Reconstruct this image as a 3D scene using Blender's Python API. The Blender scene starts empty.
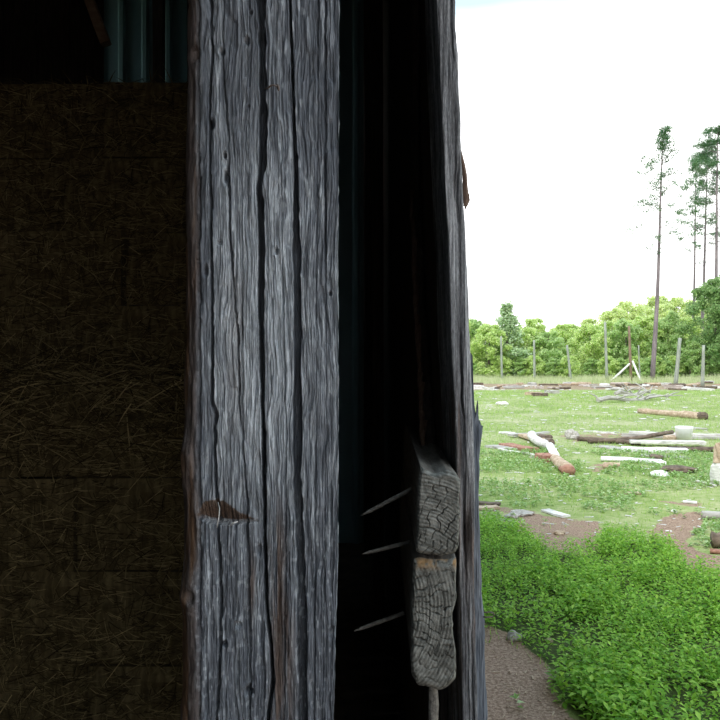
import bpy, math, random
import numpy as np
from mathutils import Vector, Matrix
random.seed(7); rng = np.random.default_rng(7)
SC = bpy.context.scene; COL = SC.collection
F = 772.0; EYE = 1.6

# ------------------------------------------------------------ camera, sky, sun, exposure
cam = bpy.data.objects.new('camera', bpy.data.cameras.new('camera')); COL.objects.link(cam)
cam.location = (0, 0, EYE); cam.rotation_euler = (math.pi/2, 0, 0)
cam.data.sensor_width = 36; cam.data.lens = 36*F/720; cam.data.clip_start = .02; cam.data.clip_end = 600
SC.camera = cam
SC.view_settings.view_transform = 'Standard'; SC.view_settings.look = 'None'
SC.view_settings.exposure = 0.0; SC.view_settings.gamma = 1; SC.view_settings.use_curve_mapping = False
wd = bpy.data.worlds.new('sky'); SC.world = wd; wd.use_nodes = True
nt = wd.node_tree; N = nt.nodes; L = nt.links; bg = N['Background']
tc = N.new('ShaderNodeTexCoord'); sp = N.new('ShaderNodeSeparateXYZ'); L.new(tc.outputs['Generated'], sp.inputs[0])
nz = N.new('ShaderNodeTexNoise'); nz.inputs['Scale'].default_value = 2.2; nz.inputs['Detail'].default_value = 5
L.new(tc.outputs['Generated'], nz.inputs['Vector'])
ma = N.new('ShaderNodeMath'); ma.operation = 'MULTIPLY_ADD'; ma.inputs[1].default_value = .10
L.new(nz.outputs['Fac'], ma.inputs[0]); L.new(sp.outputs['Z'], ma.inputs[2])
rp = N.new('ShaderNodeValToRGB'); cr = rp.color_ramp
cr.elements[0].position = 0; cr.elements[0].color = (1, 1, 1, 1)
cr.elements[1].position = .425; cr.elements[1].color = (1, 1, 1, 1)
e = cr.elements.new(.465); e.color = (.37, .50, .56, 1)
e = cr.elements.new(1.0); e.color = (.42, .55, .68, 1)
L.new(ma.outputs[0], rp.inputs[0]); L.new(rp.outputs[0], bg.inputs['Color'])
bg.inputs['Strength'].default_value = 2.2
sun = bpy.data.objects.new('sun', bpy.data.lights.new('sun', 'SUN')); COL.objects.link(sun)
sun.data.energy = 3.0; sun.data.angle = math.radians(25); sun.data.color = (1, .96, .88)
sun.rotation_euler = Vector((-.25, -.5, .85)).to_track_quat('Z', 'Y').to_euler()

# ------------------------------------------------------------ noise
_T = rng.random((512, 512))
def vnoise(x, y, ox=0, oy=0):
    x = np.asarray(x, float)+ox+1000; y = np.asarray(y, float)+oy+1000
    xi = np.floor(x).astype(int); yi = np.floor(y).astype(int); fx = x-xi; fy = y-yi
    fx = fx*fx*(3-2*fx); fy = fy*fy*(3-2*fy)
    a = _T[xi % 512, yi % 512]; b = _T[(xi+1) % 512, yi % 512]; c = _T[xi % 512, (yi+1) % 512]; d = _T[(xi+1) % 512, (yi+1) % 512]
    return (a*(1-fx)+b*fx)*(1-fy)+(c*(1-fx)+d*fx)*fy
def fbm(x, y, o=4, s=0):
    r = 0; a = .5; t = 0
    for k in range(o):
        r = r+a*vnoise(np.asarray(x)*2**k, np.asarray(y)*2**k, 37.3*k+s, 17.1*k+s*1.7); t += a; a *= .5
    return r/t
def sst(a, b, x):
    t = np.clip((np.asarray(x)-a)/(b-a), 0, 1); return t*t*(3-2*t)

# ------------------------------------------------------------ object helpers
def new_mesh(name, V, Fc, mat, parent=None, smooth=False, cols=None, mats=None, fm=None):
    me = bpy.data.meshes.new(name)
    V = np.asarray(V, dtype=np.float32)
    if isinstance(Fc, np.ndarray):
        n = Fc.shape[1]; me.vertices.add(len(V)); me.vertices.foreach_set('co', V.ravel())
        me.loops.add(Fc.size); me.loops.foreach_set('vertex_index', Fc.astype(np.int32).ravel())
        me.polygons.add(len(Fc)); me.polygons.foreach_set('loop_start', np.arange(0, Fc.size, n, dtype=np.int32))
        me.polygons.foreach_set('loop_total', np.full(len(Fc), n, dtype=np.int32)); me.update(calc_edges=True); me.validate()
    else:
        me.from_pydata([tuple(map(float, v)) for v in V], [], Fc); me.update()
    if smooth: me.polygons.foreach_set('use_smooth', np.ones(len(me.polygons), dtype=bool))
    if cols:
        for k, a in cols.items():
            at = me.attributes.new(k, 'FLOAT', 'POINT'); at.data.foreach_set('value', np.asarray(a, dtype=np.float32).ravel())
    me.materials.append(mat)
    o = bpy.data.objects.new(name, me); COL.objects.link(o)
    if parent: o.parent = parent
    return o
def tag(o, label=None, cat=None, group=None, kind=None):
    if label: o['label'] = label
    if cat: o['category'] = cat
    if group: o['group'] = group
    if kind: o['kind'] = kind
    return o
def empty(name, loc=(0, 0, 0)):
    o = bpy.data.objects.new(name, None); COL.objects.link(o); o.location = loc; o.empty_display_size = .1
    return o
class MB:
    def __init__(s): s.v = []; s.f = []
    def box(s, x0, x1, y0, y1, z0, z1):
        b = len(s.v); s.v += [(x, y, z) for z in (z0, z1) for y in (y0, y1) for x in (x0, x1)]
        s.f += [tuple(b+i for i in q) for q in ((0, 2, 3, 1), (4, 5, 7, 6), (0, 1, 5, 4), (2, 6, 7, 3), (0, 4, 6, 2), (1, 3, 7, 5))]
    def tube(s, P, R, n=8, jit=0, flat=1.0, square=False, roll=0):
        """swept section along P; square gives a chamfered plank of half width R, half height R*flat"""
        P = [Vector(p) for p in P]; b = len(s.v); m = len(P)
        for i, p in enumerate(P):
            t = (P[min(i+1, m-1)]-P[max(i-1, 0)]).normalized()
            up = Vector((0, 0, 1)) if abs(t.z) < .9 else Vector((1, 0, 0))
            sx = t.cross(up).normalized(); sy = sx.cross(t).normalized()
            if roll: q = Matrix.Rotation(roll, 3, t); sx = q @ sx; sy = q @ sy
            r = R[i] if hasattr(R, '__len__') else R
            if square:
                ring = [(1, .8), (.94, 1), (-.94, 1), (-1, .8), (-1, -.8), (-.94, -1), (.94, -1), (1, -.8)]; n = 8
                for (a, c) in ring: s.v.append(tuple(p+sx*(a*r*(1+random.uniform(-jit, jit)))+sy*(c*r*flat*(1+random.uniform(-jit, jit)))))
            else:
                for k in range(n):
                    a = 2*math.pi*k/n; q = r*(1+random.uniform(-jit, jit))
                    s.v.append(tuple(p+sx*(math.cos(a)*q)+sy*(math.sin(a)*q*flat)))
        for i in range(m-1):
            for k in range(n):
                a = b+i*n+k; c = b+i*n+(k+1) % n
                s.f.append((a, a+n, c+n, c))
        s.f.append(tuple(b+k for k in range(n))); s.f.append(tuple(b+(m-1)*n+n-1-k for k in range(n)))
    def build(s, name, mat, parent=None, smooth=False): return new_mesh(name, s.v, s.f, mat, parent, smooth)
def G(px, py, z=0):
    Y = (EYE-z)*F/(py-360.0); return Vector(((px-360)/F*Y, Y, z))
def at(px, py, Y): return Vector(((px-360)/F*Y, Y, EYE-(py-360)/F*Y))

# ------------------------------------------------------------ materials
class M:
    def __init__(s, name, rough=.9, spec=.2):
        s.m = bpy.data.materials.new(name); s.m.use_nodes = True; s.t = s.m.node_tree; s.N = s.t.nodes; s.L = s.t.links
        s.b = s.N['Principled BSDF']; s.b.inputs['Roughness'].default_value = rough; s.b.inputs['Specular IOR Level'].default_value = spec
    def n(s, ty, **k):
        o = s.N.new(ty)
        for a, v in k.items(): setattr(o, a, v)
        return o
    def coord(s, scale=(1, 1, 1), kind='Object'):
        c = s.n('ShaderNodeTexCoord'); m = s.n('ShaderNodeMapping'); m.inputs['Scale'].default_value = scale
        s.L.new(c.outputs[kind], m.inputs['Vector']); return m.outputs[0]
    def noise(s, scale=1, vec=None, det=4, rough=.55):
        o = s.n('ShaderNodeTexNoise'); o.inputs['Scale'].default_value = scale; o.inputs['Detail'].default_value = det; o.inputs['Roughness'].default_value = rough
        if vec is not None: s.L.new(vec, o.inputs['Vector'])
        return o.outputs['Fac']
    def ramp(s, fac, stops):
        o = s.n('ShaderNodeValToRGB'); r = o.color_ramp
        for i, (p, c) in enumerate(stops):
            e = r.elements[i] if i < 2 else r.elements.new(p)
            e.position = p; e.color = (*c, 1)
        s.L.new(fac, o.inputs[0]); return o.outputs[0]
    def mix(s, fac, a, b, mode='MIX'):
        o = s.n('ShaderNodeMix', data_type='RGBA', blend_type=mode)
        for sock, v in ((o.inputs[0], fac), (o.inputs[6], a), (o.inputs[7], b)):
            if isinstance(v, (int, float)): sock.default_value = v
            elif isinstance(v, tuple): sock.default_value = (*v, 1)
            else: s.L.new(v, sock)
        return o.outputs[2]
    def math(s, op, a, b=0.0):
        o = s.n('ShaderNodeMath', operation=op)
        for sock, v in ((o.inputs[0], a), (o.inputs[1], b)):
            if isinstance(v, (int, float)): sock.default_value = v
            else: s.L.new(v, sock)
        return o.outputs[0]
    def attr(s, name): o = s.n('ShaderNodeAttribute', attribute_name=name); return o.outputs['Fac']
    def color(s, c):
        if isinstance(c, tuple): s.b.inputs['Base Color'].default_value = (*c, 1)
        else: s.L.new(c, s.b.inputs['Base Color'])
        return s
    def bump(s, h, st=.4, d=.01):
        o = s.n('ShaderNodeBump'); o.inputs['Strength'].default_value = st; o.inputs['Distance'].default_value = d
        s.L.new(h, o.inputs['Height']); s.L.new(o.outputs[0], s.b.inputs['Normal']); return s

def weathered(name, dark, mid, light, brown, grain=(70, 70, 3), spec=.25, rough=.75, bumpd=.004):
    m = M(name, rough, spec)
    v = m.coord(grain); g = m.noise(1, v, 6, .65)
    v2 = m.coord(tuple(a*3.2 for a in grain)); g2 = m.noise(1, v2, 3, .6)
    f = m.math('ADD', m.math('MULTIPLY', g, .65), m.math('MULTIPLY', g2, .35))
    base = m.ramp(f, [(.33, dark), (.66, light), (.5, mid)])
    big = m.noise(2.2, m.coord((1, 1, .35)), 3)
    base = m.mix(m.ramp(big, [(.5, (0, 0, 0)), (.72, (.6, .6, .6))]), base, brown)
    m.color(base); m.bump(f, .7, bumpd); return m.m

def post_material():
    m = M('hewn_grey_wood', .62, .35)
    v = m.coord((260, 260, 9)); g = m.noise(1, v, 5, .7)
    v2 = m.coord((900, 900, 60)); g2 = m.noise(1, v2, 3, .6)
    f = m.math('ADD', m.math('MULTIPLY', g, .6), m.math('MULTIPLY', g2, .4))
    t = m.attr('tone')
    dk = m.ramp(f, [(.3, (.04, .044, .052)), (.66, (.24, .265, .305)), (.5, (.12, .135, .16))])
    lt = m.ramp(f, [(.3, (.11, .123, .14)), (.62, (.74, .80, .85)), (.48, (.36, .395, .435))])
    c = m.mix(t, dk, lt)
    br = m.ramp(f, [(.32, (.035, .018, .012)), (.68, (.21, .125, .07))])
    c = m.mix(m.attr('rust'), c, br)
    m.color(c); m.bump(f, .8, .003); return m.m
MP = post_material()
MBOARD = weathered('siding_board_wood', (.04, .042, .048), (.105, .108, .118), (.20, .205, .22), (.10, .07, .055), (150, 60, 5))
MSPLIT = weathered('splintered_board_wood', (.05, .06, .075), (.13, .15, .18), (.25, .28, .32), (.14, .13, .12), (140, 60, 6))
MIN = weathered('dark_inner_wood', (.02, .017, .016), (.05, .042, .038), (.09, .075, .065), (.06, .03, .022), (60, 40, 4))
MBARK = weathered('bark', (.05, .03, .022), (.12, .075, .055), (.2, .14, .1), (.15, .06, .05), (60, 60, 30))
MOLD = weathered('old_beam_wood', (.06, .055, .05), (.15, .14, .125), (.25, .235, .21), (.15, .12, .09), (90, 12, 90))

def endgrain():
    m = M('end_grain_wood', .85, .15)
    h = m.attr('tone'); n = m.noise(1, m.coord((220, 220, 220)), 5, .7)
    f = m.math('ADD', m.math('MULTIPLY', h, .6), m.math('MULTIPLY', n, .4))
    c = m.ramp(f, [(.2, (.028, .027, .024)), (.85, (.33, .33, .30)), (.5, (.125, .125, .112))])
    c = m.mix(m.attr('rust'), c, (.33, .20, .09))
    m.color(c); m.bump(n, .5, .003); return m.m
MEND = endgrain()

def rustm():
    m = M('rusty_iron', .7, .4); n = m.noise(90, m.coord(), 4)
    m.color(m.ramp(n, [(.35, (.10, .085, .08)), (.65, (.28, .22, .19))])); m.b.inputs['Metallic'].default_value = .3; m.bump(n, .4, .002); return m.m
MRUST = rustm()
def simple(name, stops, scale=(8, 8, 8), bump=.3, bd=.01, rough=.9, spec=.2, metal=0):
    m = M(name, rough, spec); n = m.noise(1, m.coord(scale), 5, .6); m.color(m.ramp(n, stops)); m.bump(n, bump, bd); m.b.inputs['Metallic'].default_value = metal; return m.m
MSHEET = simple('teal_sheet_metal', [(.3, (.18, .36, .40)), (.7, (.28, .48, .52))], (3, 3, 1), .1, .002, .5, .5)
MSTONE = simple('field_stone', [(.3, (.28, .25, .22)), (.7, (.55, .52, .48))], (30, 30, 30))
MWHITE = simple('bleached_wood', [(.3, (.42, .40, .38)), (.7, (.85, .83, .80))], (6, 6, 30))
MGREYW = simple('grey_lumber', [(.3, (.26, .24, .22)), (.7, (.55, .53, .50))], (4, 4, 30))
MTAN = simple('tan_split_wood', [(.3, (.30, .20, .13)), (.7, (.62, .50, .38))], (10, 10, 25))
MDARKLOG = simple('dark_log_bark', [(.3, (.06, .045, .035)), (.7, (.24, .18, .14))], (9, 9, 20))
MREDROT = simple('reddish_rotten_wood', [(.3, (.22, .10, .07)), (.7, (.48, .27, .20))], (20, 20, 20))
MPINK = simple('pinkish_old_wood', [(.3, (.32, .26, .23)), (.7, (.60, .52, .48))], (6, 6, 20))
MPAINT = simple('white_paint', [(.3, (.75, .74, .76)), (.7, (.92, .91, .93))], (3, 3, 3), .1)
MTRUNK = simple('tree_trunk_bark', [(.3, (.10, .08, .075)), (.7, (.26, .21, .19))], (5, 5, 1.5))
MPINEB = simple('red_pine_bark', [(.3, (.13, .11, .12)), (.7, (.30, .25, .26))], (5, 5, 1.2))
MFPOST = simple('fence_post_wood', [(.3, (.20, .22, .19)), (.7, (.38, .41, .35))], (12, 12, 2))
MFBROWN = simple('brown_fence_post_wood', [(.3, (.14, .10, .07)), (.7, (.30, .22, .16))], (12, 12, 2))

def leafm(name, a, b, c, trans=.45, tc=(.35, .55, .05)):
    m = M(name, .55, .3); g = m.n('ShaderNodeNewGeometry'); col = m.ramp(g.outputs['Random Per Island'], [(0, a), (1, c), (.5, b)])
    m.color(col); tr = m.n('ShaderNodeBsdfTranslucent'); mx = m.n('ShaderNodeMixShader'); mx.inputs[0].default_value = trans
    m.L.new(m.mix(.5, col, tc, 'MIX'), tr.inputs['Color']); m.L.new(m.b.outputs[0], mx.inputs[1]); m.L.new(tr.outputs[0], mx.inputs[2])
    m.L.new(mx.outputs[0], m.N['Material Output'].inputs['Surface']); return m.m
MLWEED = leafm('weed_leaf', (.09, .26, .02), (.21, .47, .04), (.42, .68, .12), .4, (.5, .7, .08))
MLHERB = leafm('herb_leaf', (.18, .32, .10), (.30, .46, .16), (.50, .62, .36), .35)
MLGRASS = leafm('grass_blade', (.22, .38, .08), (.34, .50, .13), (.52, .62, .26), .4)
MLFRINGE = leafm('dry_grass_blade', (.42, .46, .26), (.58, .60, .38), (.74, .72, .54), .4)
MLTREE = leafm('broadleaf_light', (.40, .55, .16), (.66, .78, .32), (.86, .92, .52), .5, (.75, .9, .45))
MLTREE2 = leafm('broadleaf_mid', (.28, .44, .16), (.48, .64, .28), (.70, .82, .44), .5, (.75, .9, .45))
MLPALE = leafm('broadleaf_pale', (.60, .70, .30), (.78, .84, .45), (.9, .92, .62), .5, (.75, .9, .45))  # distance haze painted into the leaf colour
MLDARK = leafm('broadleaf_dark', (.10, .22, .07), (.22, .38, .13), (.40, .56, .24), .4, (.75, .9, .45))
MLCON = leafm('conifer_needle', (.34, .46, .30), (.52, .65, .44), (.7, .8, .58), .45, (.75, .9, .45))
MLPINE = leafm('pine_needle', (.05, .13, .08), (.11, .22, .14), (.20, .34, .22), .2)
def straw():
    m = M('hay', .8, .15); g = m.n('ShaderNodeNewGeometry'); n = m.noise(1, m.coord((40, 40, 9)), 4)
    f = m.math('ADD', m.math('MULTIPLY', g.outputs['Random Per Island'], .6), m.math('MULTIPLY', n, .4))
    m.color(m.ramp(f, [(.2, (.032, .022, .009)), (.85, (.44, .34, .16)), (.5, (.09, .066, .03))])); m.bump(n, .5, .01); return m.m
MHAY = straw()

def groundm():
    m = M('ground_soil_and_turf', .95, .1)
    d = m.attr('dirt'); wdm = m.attr('weed'); fl = m.attr('far')
    n1 = m.noise(1, m.coord((.55, .55, 1)), 6, .6); n2 = m.noise(1, m.coord((9, 9, 1)), 5, .7); n3 = m.noise(1, m.coord((60, 60, 60)), 4, .7)
    soil = m.ramp(n3, [(.34, (.17, .11, .078)), (.68, (.52, .38, .29)), (.5, (.32, .22, .16))])
    g = m.ramp(m.math('ADD', m.math('MULTIPLY', n1, .55), m.math('MULTIPLY', n2, .45)), [(.36, (.12, .21, .035)), (.64, (.48, .46, .28)), (.5, (.27, .34, .12))])
    gf = m.ramp(m.math('ADD', m.math('MULTIPLY', n1, .4), m.math('MULTIPLY', n2, .6)), [(.42, (.17, .24, .07)), (.62, (.48, .45, .32)), (.5, (.30, .35, .15))])
    g = m.mix(fl, g, gf)
    st = m.ramp(m.noise(1, m.coord((.9, 3.5, 1)), 4, .7), [(.60, (0, 0, 0)), (.70, (1, 1, 1))])
    g = m.mix(m.math('MULTIPLY', st, .55), g, (.56, .50, .38))
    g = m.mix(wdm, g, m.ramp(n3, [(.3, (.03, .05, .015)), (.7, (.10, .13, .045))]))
    n4 = m.noise(1, m.coord((26, 26, 26)), 5, .7)
    dd = m.ramp(m.math('ADD', d, m.math('ADD', m.math('MULTIPLY', m.math('SUBTRACT', n4, .5), .9), m.math('MULTIPLY', m.math('SUBTRACT', m.noise(1, m.coord((5, 5, 5)), 3), .5), 1.3))), [(.42, (0, 0, 0)), (.58, (1, 1, 1))])
    m.color(m.mix(dd, g, soil)); m.bump(n3, .6, .02); return m.m
MGROUND = groundm()
MFLOOR = simple('trodden_earth_floor', [(.3, (.05, .04, .03)), (.7, (.14, .11, .08))], (15, 15, 15))

# ------------------------------------------------------------ ground
def inpoly(px, py, poly):
    r = np.zeros(px.shape, bool); n = len(poly)
    for i in range(n):
        x0, y0 = poly[i]; x1, y1 = poly[(i+1) % n]
        if y0 == y1: continue
        c = ((y0 > py) != (y1 > py)) & (px < (x1-x0)*(py-y0)/(y1-y0)+x0); r ^= c
    return r
def topix(X, Y): Yc = np.maximum(Y, .6); return 360+F*X/Yc, 360+F*EYE/Yc
POLY_WEED = [(380, 518), (479, 518), (500, 522), (522, 532), (546, 548), (575, 557), (598, 550), (612, 541), (657, 541), (672, 562), (706, 576), (760, 586), (900, 590), (1500, 700), (1500, 1200), (900, 1200), (650, 800), (588, 722), (556, 700), (548, 668), (520, 648), (500, 634), (478, 622), (380, 600)]
DIRT = [([(380, 600), (478, 624), (503, 638), (524, 654), (548, 672), (556, 702), (588, 724), (650, 800), (900, 1200), (900, 4000), (-900, 4000), (-900, 600)], 1),
        ([(500, 513), (530, 510), (575, 518), (604, 522), (600, 546), (575, 556), (545, 548), (522, 532)], .7),
        ([(652, 524), (672, 514), (712, 510), (704, 524), (694, 530), (694, 540), (706, 550), (722, 556), (760, 560), (760, 584), (706, 574), (674, 560), (660, 540)], .85),
        ([(478, 500), (505, 505), (520, 512), (478, 516)], .55),
        ([(580, 465), (604, 462), (606, 473), (584, 474)], .6),
        ([(560, 436), (600, 434), (720, 433), (900, 436), (900, 444), (690, 440), (575, 443)], .55),
        ([(400, 383), (900, 384), (900, 389), (400, 390)], .62),
        ([(664, 501), (700, 501), (698, 508), (668, 508)], .55)]
def gz(X, Y):
    far = sst(66, 125, Y)*(1.2+3.8*sst(8, 40, X))
    bumps = (fbm(X*.35, Y*.35, 3, 5)-.5)*.10*sst(5, 12, Y)+(fbm(X*3, Y*3, 3, 9)-.5)*.035*sst(.3, .9, X)*(1-sst(40, 60, Y))
    return far+bumps
def axis(parts):
    r = []
    for a, b, n in parts: r += list(np.linspace(a, b, n, endpoint=False))
    return np.array(r+[parts[-1][1]])
xs = axis([(-120, -10, 30), (-10, .2, 30), (.2, 6, 190), (6, 20, 110), (20, 140, 60)])
ys = axis([(-25, 1.5, 30), (1.5, 9, 240), (9, 20, 150), (20, 64, 120), (64, 190, 60)])
XX, YY = np.meshgrid(xs, ys); PX, PY = topix(XX, YY)
dirt = np.zeros(XX.shape)
for poly, s in DIRT: dirt = np.maximum(dirt, inpoly(PX+8*(fbm(XX*2, YY*2, 3)-.5)*6, PY, poly)*s)
def blur(a):
    b = np.pad(a, 1, mode='edge'); return (b[:-2, 1:-1]+b[2:, 1:-1]+b[1:-1, :-2]+b[1:-1, 2:]+2*b[1:-1, 1:-1])/6
dirt[YY < 1.4] = 1
for _ in range(3): dirt = blur(dirt)
wmask = inpoly(PX, PY, POLY_WEED).astype(float)
for _ in range(2): wmask = blur(wmask)
ZZ = gz(XX, YY)
nx_, ny_ = len(xs), len(ys); I = np.arange(nx_*ny_).reshape(ny_, nx_)
Fq = np.stack([I[:-1, :-1], I[:-1, 1:], I[1:, 1:], I[1:, :-1]], -1).reshape(-1, 4)
o = new_mesh('ground', np.stack([XX, YY, ZZ], -1).reshape(-1, 3), Fq, MGROUND, smooth=True, cols={'dirt': dirt, 'weed': wmask, 'far': sst(9, 18, YY)})
tag(o, 'green field and bare brown soil beside the barn', 'ground', kind='structure')

# ------------------------------------------------------------ barn shell
BX0, BX1, BY0, BY1, BH = -4.2, .205, -1.45, 6.6, 4.9
def struct(mb, name, mat, label, cat): o = mb.build(name, mat); tag(o, label, cat, kind='structure'); return o
b = MB(); b.box(BX0, BX1-.02, BY0, BY1, -.06, .035); struct(b, 'floor', MFLOOR, 'trodden earth floor of the barn', 'floor')
b = MB(); b.box(BX0-.3, BX1+.35, BY0-.3, BY1+.3, BH, BH+.06)
for k in range(12): x = BX0+.3+k*.45; b.box(x, x+.05, BY0, BY1, BH-.16, BH) if x < BX1-.05 else None
struct(b, 'ceiling', MIN, 'dark plank roof over rafters', 'roof')
b = MB()                                   # ribbed metal sheets on the back
def ribbed(x0, x1, y, z0, z1, name):
    V = []; n = 0; x = x0
    prof = []
    while x < x1: prof += [(x, 0), (x+.13, 0), (x+.15, .03), (x+.18, .03), (x+.2, 0)]; x += .2
    for (a, d) in prof: V += [(a, y-d, z0), (a, y-d, z1), (a, y+.03, z0), (a, y+.03, z1)]
    Fs = []
    for i in range(len(prof)-1):
        a = i*4; Fs += [(a, a+4, a+5, a+1), (a+2, a+3, a+7, a+6), (a+1, a+5, a+7, a+3), (a, a+2, a+6, a+4)]
    return new_mesh(name, V, Fs, MSHEET)
tag(ribbed(BX0, BX1, BY1, 0, BH, 'wall_back'), 'teal ribbed sheet metal wall behind the hay', 'wall', kind='structure')
b = MB()
for k in range(41): y = BY0+k*.206; (b.box(BX0-.04, BX0, y, y+.205, 0, BH if y < 5.5 else 3.3) if y < BY1 else None)  # rear planks stop short: unseen gap added to light the metal sheets
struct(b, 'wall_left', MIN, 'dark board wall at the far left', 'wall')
b = MB()                                   # receding siding, vertical planks nailed on the outer side
y = 1.70; k = 0
while y < BY1-.1:
    w = .19+.05*((k*37) % 5)/5; b.box(BX1-.028, BX1, y, y+w, .02, BH); y += w+.006; k += 1
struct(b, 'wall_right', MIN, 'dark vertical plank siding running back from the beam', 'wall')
b = MB(); x = BX0
while x < BX1-.22: b.box(x, x+.226, BY0-.03, BY0, .02, BH); x += .228
struct(b, 'wall_front_added', MIN, 'unseen board wall added at the near end of the barn to dim it', 'wall')  # out of view; added to keep daylight off the hay
b = MB(); z = 3.15
while z < BH-.2: b.box(BX1-.028, BX1, BY0, 1.69, z, z+.20); z += .203
struct(b, 'wall_lintel_added', MIN, 'unseen boards added over the wide doorway to dim the barn', 'wall')  # out of view; added to darken the post top and rear hay
# partition left of the sheets
b = MB()
for k in range(14): x = BX0+.02+k*.235; (b.box(x, x+.23, 5.5, 5.53, 0, BH-.17) if x+.23 < -1.80 else None)
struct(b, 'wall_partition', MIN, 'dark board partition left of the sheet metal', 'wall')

def timber(name, p0, p1, w, h, mat, label, cat, roll=0, jit=.05, n=10, group=None):
    p0 = Vector(p0); p1 = Vector(p1); m = MB()
    m.tube([p0.lerp(p1, i/n) for i in range(n+1)], w/2, flat=h/w, square=True, jit=jit, roll=roll)
    o = m.build(name, mat); return tag(o, label, cat, group)
timber('wall_stud', (-1.64, 6.3, .035), (-1.64, 6.3, BH-.16), .075, .09, MIN, 'narrow upright stud dividing the teal metal sheets above the hay', 'stud')
timber('wall_stud', (-1.36, 6.3, .035), (-1.36, 6.3, BH-.16), .06, .09, MIN, 'upright stud at the left edge of the log post, before the teal sheets', 'stud')
timber('wall_stud', (.075, 6.25, .035), (.075, 6.25, BH-.16), .17, .09, MIN, 'wide dark upright timber behind the gap right of the log post', 'stud')
timber('wall_stud', at(379, 720, 4.2)*1, at(377, -60, 4.2), .06, .06, MIN, 'thin pale upright pole deep in the dark gap beside the beam', 'pole')
timber('wall_brace', at(78, -30, 5.2), at(106, 44, 5.2), .075, .06, MTAN, 'short reddish diagonal brace high up at the left of the metal sheets', 'brace')
timber('wall_girt', at(-90, 95, 5.3), at(66, 93, 5.3), .09, .12, MIN, 'dark horizontal timber across the upper left of the barn', 'timber')
timber('wood_cleat', at(36, 90, 5.2), at(46, 107, 5.2), .05, .05, MTAN, 'small pale cleat hanging on the dark timber at upper left', 'cleat')

# ------------------------------------------------------------ hay bales
def bale_mesh(w, d, h, seed, strands=900):
    r = np.random.default_rng(seed); V = []; Fc = []
    def face(o, u, v, nrm, nu, nv):
        b0 = len(V)
        for j in range(nv+1):
            for i in range(nu+1):
                a, c = i/nu, j/nv; p = o+u*a+v*c
                s = (fbm(p[0]*14+seed, (p[2]+p[1])*14, 3, seed)-.5)*.05+(vnoise(p[0]*11+seed, 3, seed)-.5)*.03+(vnoise(4, p[2]*26, seed)-.5)*.028
                e = min(a, 1-a, c, 1-c)*2; rd = -.006*(1-min(1, e*10))**2
                V.append(p+nrm*(float(s)+rd)*(0 if e == 0 else 1)+(0 if e else 1)*(-np.sign(p-np.array([0, 0, h/2])))*.001)
        for j in range(nv):
            for i in range(nu): a = b0+j*(nu+1)+i; Fc.append((a, a+1, a+nu+2, a+nu+1))
    A = np.array; x, y = w/2, d/2
    face(A([-x, -y, 0]), A([w, 0, 0]), A([0, 0, h]), A([0, -1, 0]), 26, 14)
    face(A([x, -y, 0]), A([0, d, 0]), A([0, 0, h]), A([1, 0, 0]), 12, 14)
    face(A([-x, -y, h]), A([w, 0, 0]), A([0, d, 0]), A([0, 0, 1]), 22, 12)
    face(A([-x, y, 0]), A([0, -d, 0]), A([0, 0, h]), A([-1, 0, 0]), 8, 8)
    face(A([x, y, 0]), A([-w, 0, 0]), A([0, 0, h]), A([0, 1, 0]), 8, 8)
    face(A([-x, y, 0]), A([w, 0, 0]), A([0, -d, 0]), A([0, 0, -1]), 4, 4)
    for k in range(strands):                # loose stems lying on the faces
        f = r.random()
        if f < .7: p = A([r.uniform(-x, x), -y-.008, r.uniform(.01, h-.01)]); n = A([0, -1, 0.])
        elif f < .85: p = A([x+.008, r.uniform(-y, y), r.uniform(0, h)]); n = A([1, 0, 0.])
        else: p = A([r.uniform(-x, x), r.uniform(-y, 0), h+.006]); n = A([0, 0, 1.])
        t = r.normal(size=3); t[2] *= .45; t -= n*t.dot(n)*.75; t /= np.linalg.norm(t); s = np.cross(t, n); s /= np.linalg.norm(s)+1e-6
        l = r.uniform(.03, .16); q = r.uniform(.0008, .0022); b0 = len(V); bend = n*r.uniform(0, .02)
        V.extend([p-s*q, p+s*q, p+t*l/2+s*q+bend, p+t*l/2-s*q+bend, p+t*l+n*.004]); Fc.extend([(b0, b0+1, b0+2, b0+3), (b0+3, b0+2, b0+4)])
    return V, Fc
hay = [new_mesh('hay_bale', *bale_mesh(.884, .46, .3655, 11+i, 1500), MHAY) for i in range(3)]
used = [False]*3
def place_bale(i, x, y, z, rz, label, s=1):
    o = hay[i] if not used[i] else hay[i].copy()
    if used[i]: COL.objects.link(o)
    used[i] = True; o.location = (x, y, z); o.rotation_euler = (0, 0, rz); o.scale = (s, 1, 1); tag(o, label, 'hay bale', 'hay bales stacked in the barn')
rows = ['on the floor, bottom layer', 'second layer from the floor', 'third layer from the floor', 'topmost layer with loose stems']
k = 0
for j, rn in enumerate(rows):
    off = [.0, .38, .06, .30][j]
    for c, cn in enumerate(['right-hand', 'middle', 'left-hand']):
        x = -.62-off-c*.885; hid = {}
        place_bale(k % 3, x, 3.25+.02*((k*7) % 4), .035+j*.366, random.uniform(-.02, .02), f'{cn} brown hay bale of the front stack, {rn}'); k += 1
rows2 = ['fifth layer up', 'sixth layer up', 'seventh layer up', 'topmost layer under the metal sheets']
for j in range(8):
    for c, cn in enumerate(['right-hand', 'middle', 'left-hand']):
        if j < 4 and c == 2: continue
        if j < 4: continue
        x = -.72-[.2, .0, .3, .1][j-4]-c*.885
        if j == 7 and c == 2: continue
        place_bale(k % 3, x, 4.0+.02*((k*5) % 4), .035+j*.366, random.uniform(-.02, .02), f'{cn} dark hay bale of the rear stack, {rows2[j-4]}'); k += 1
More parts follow.
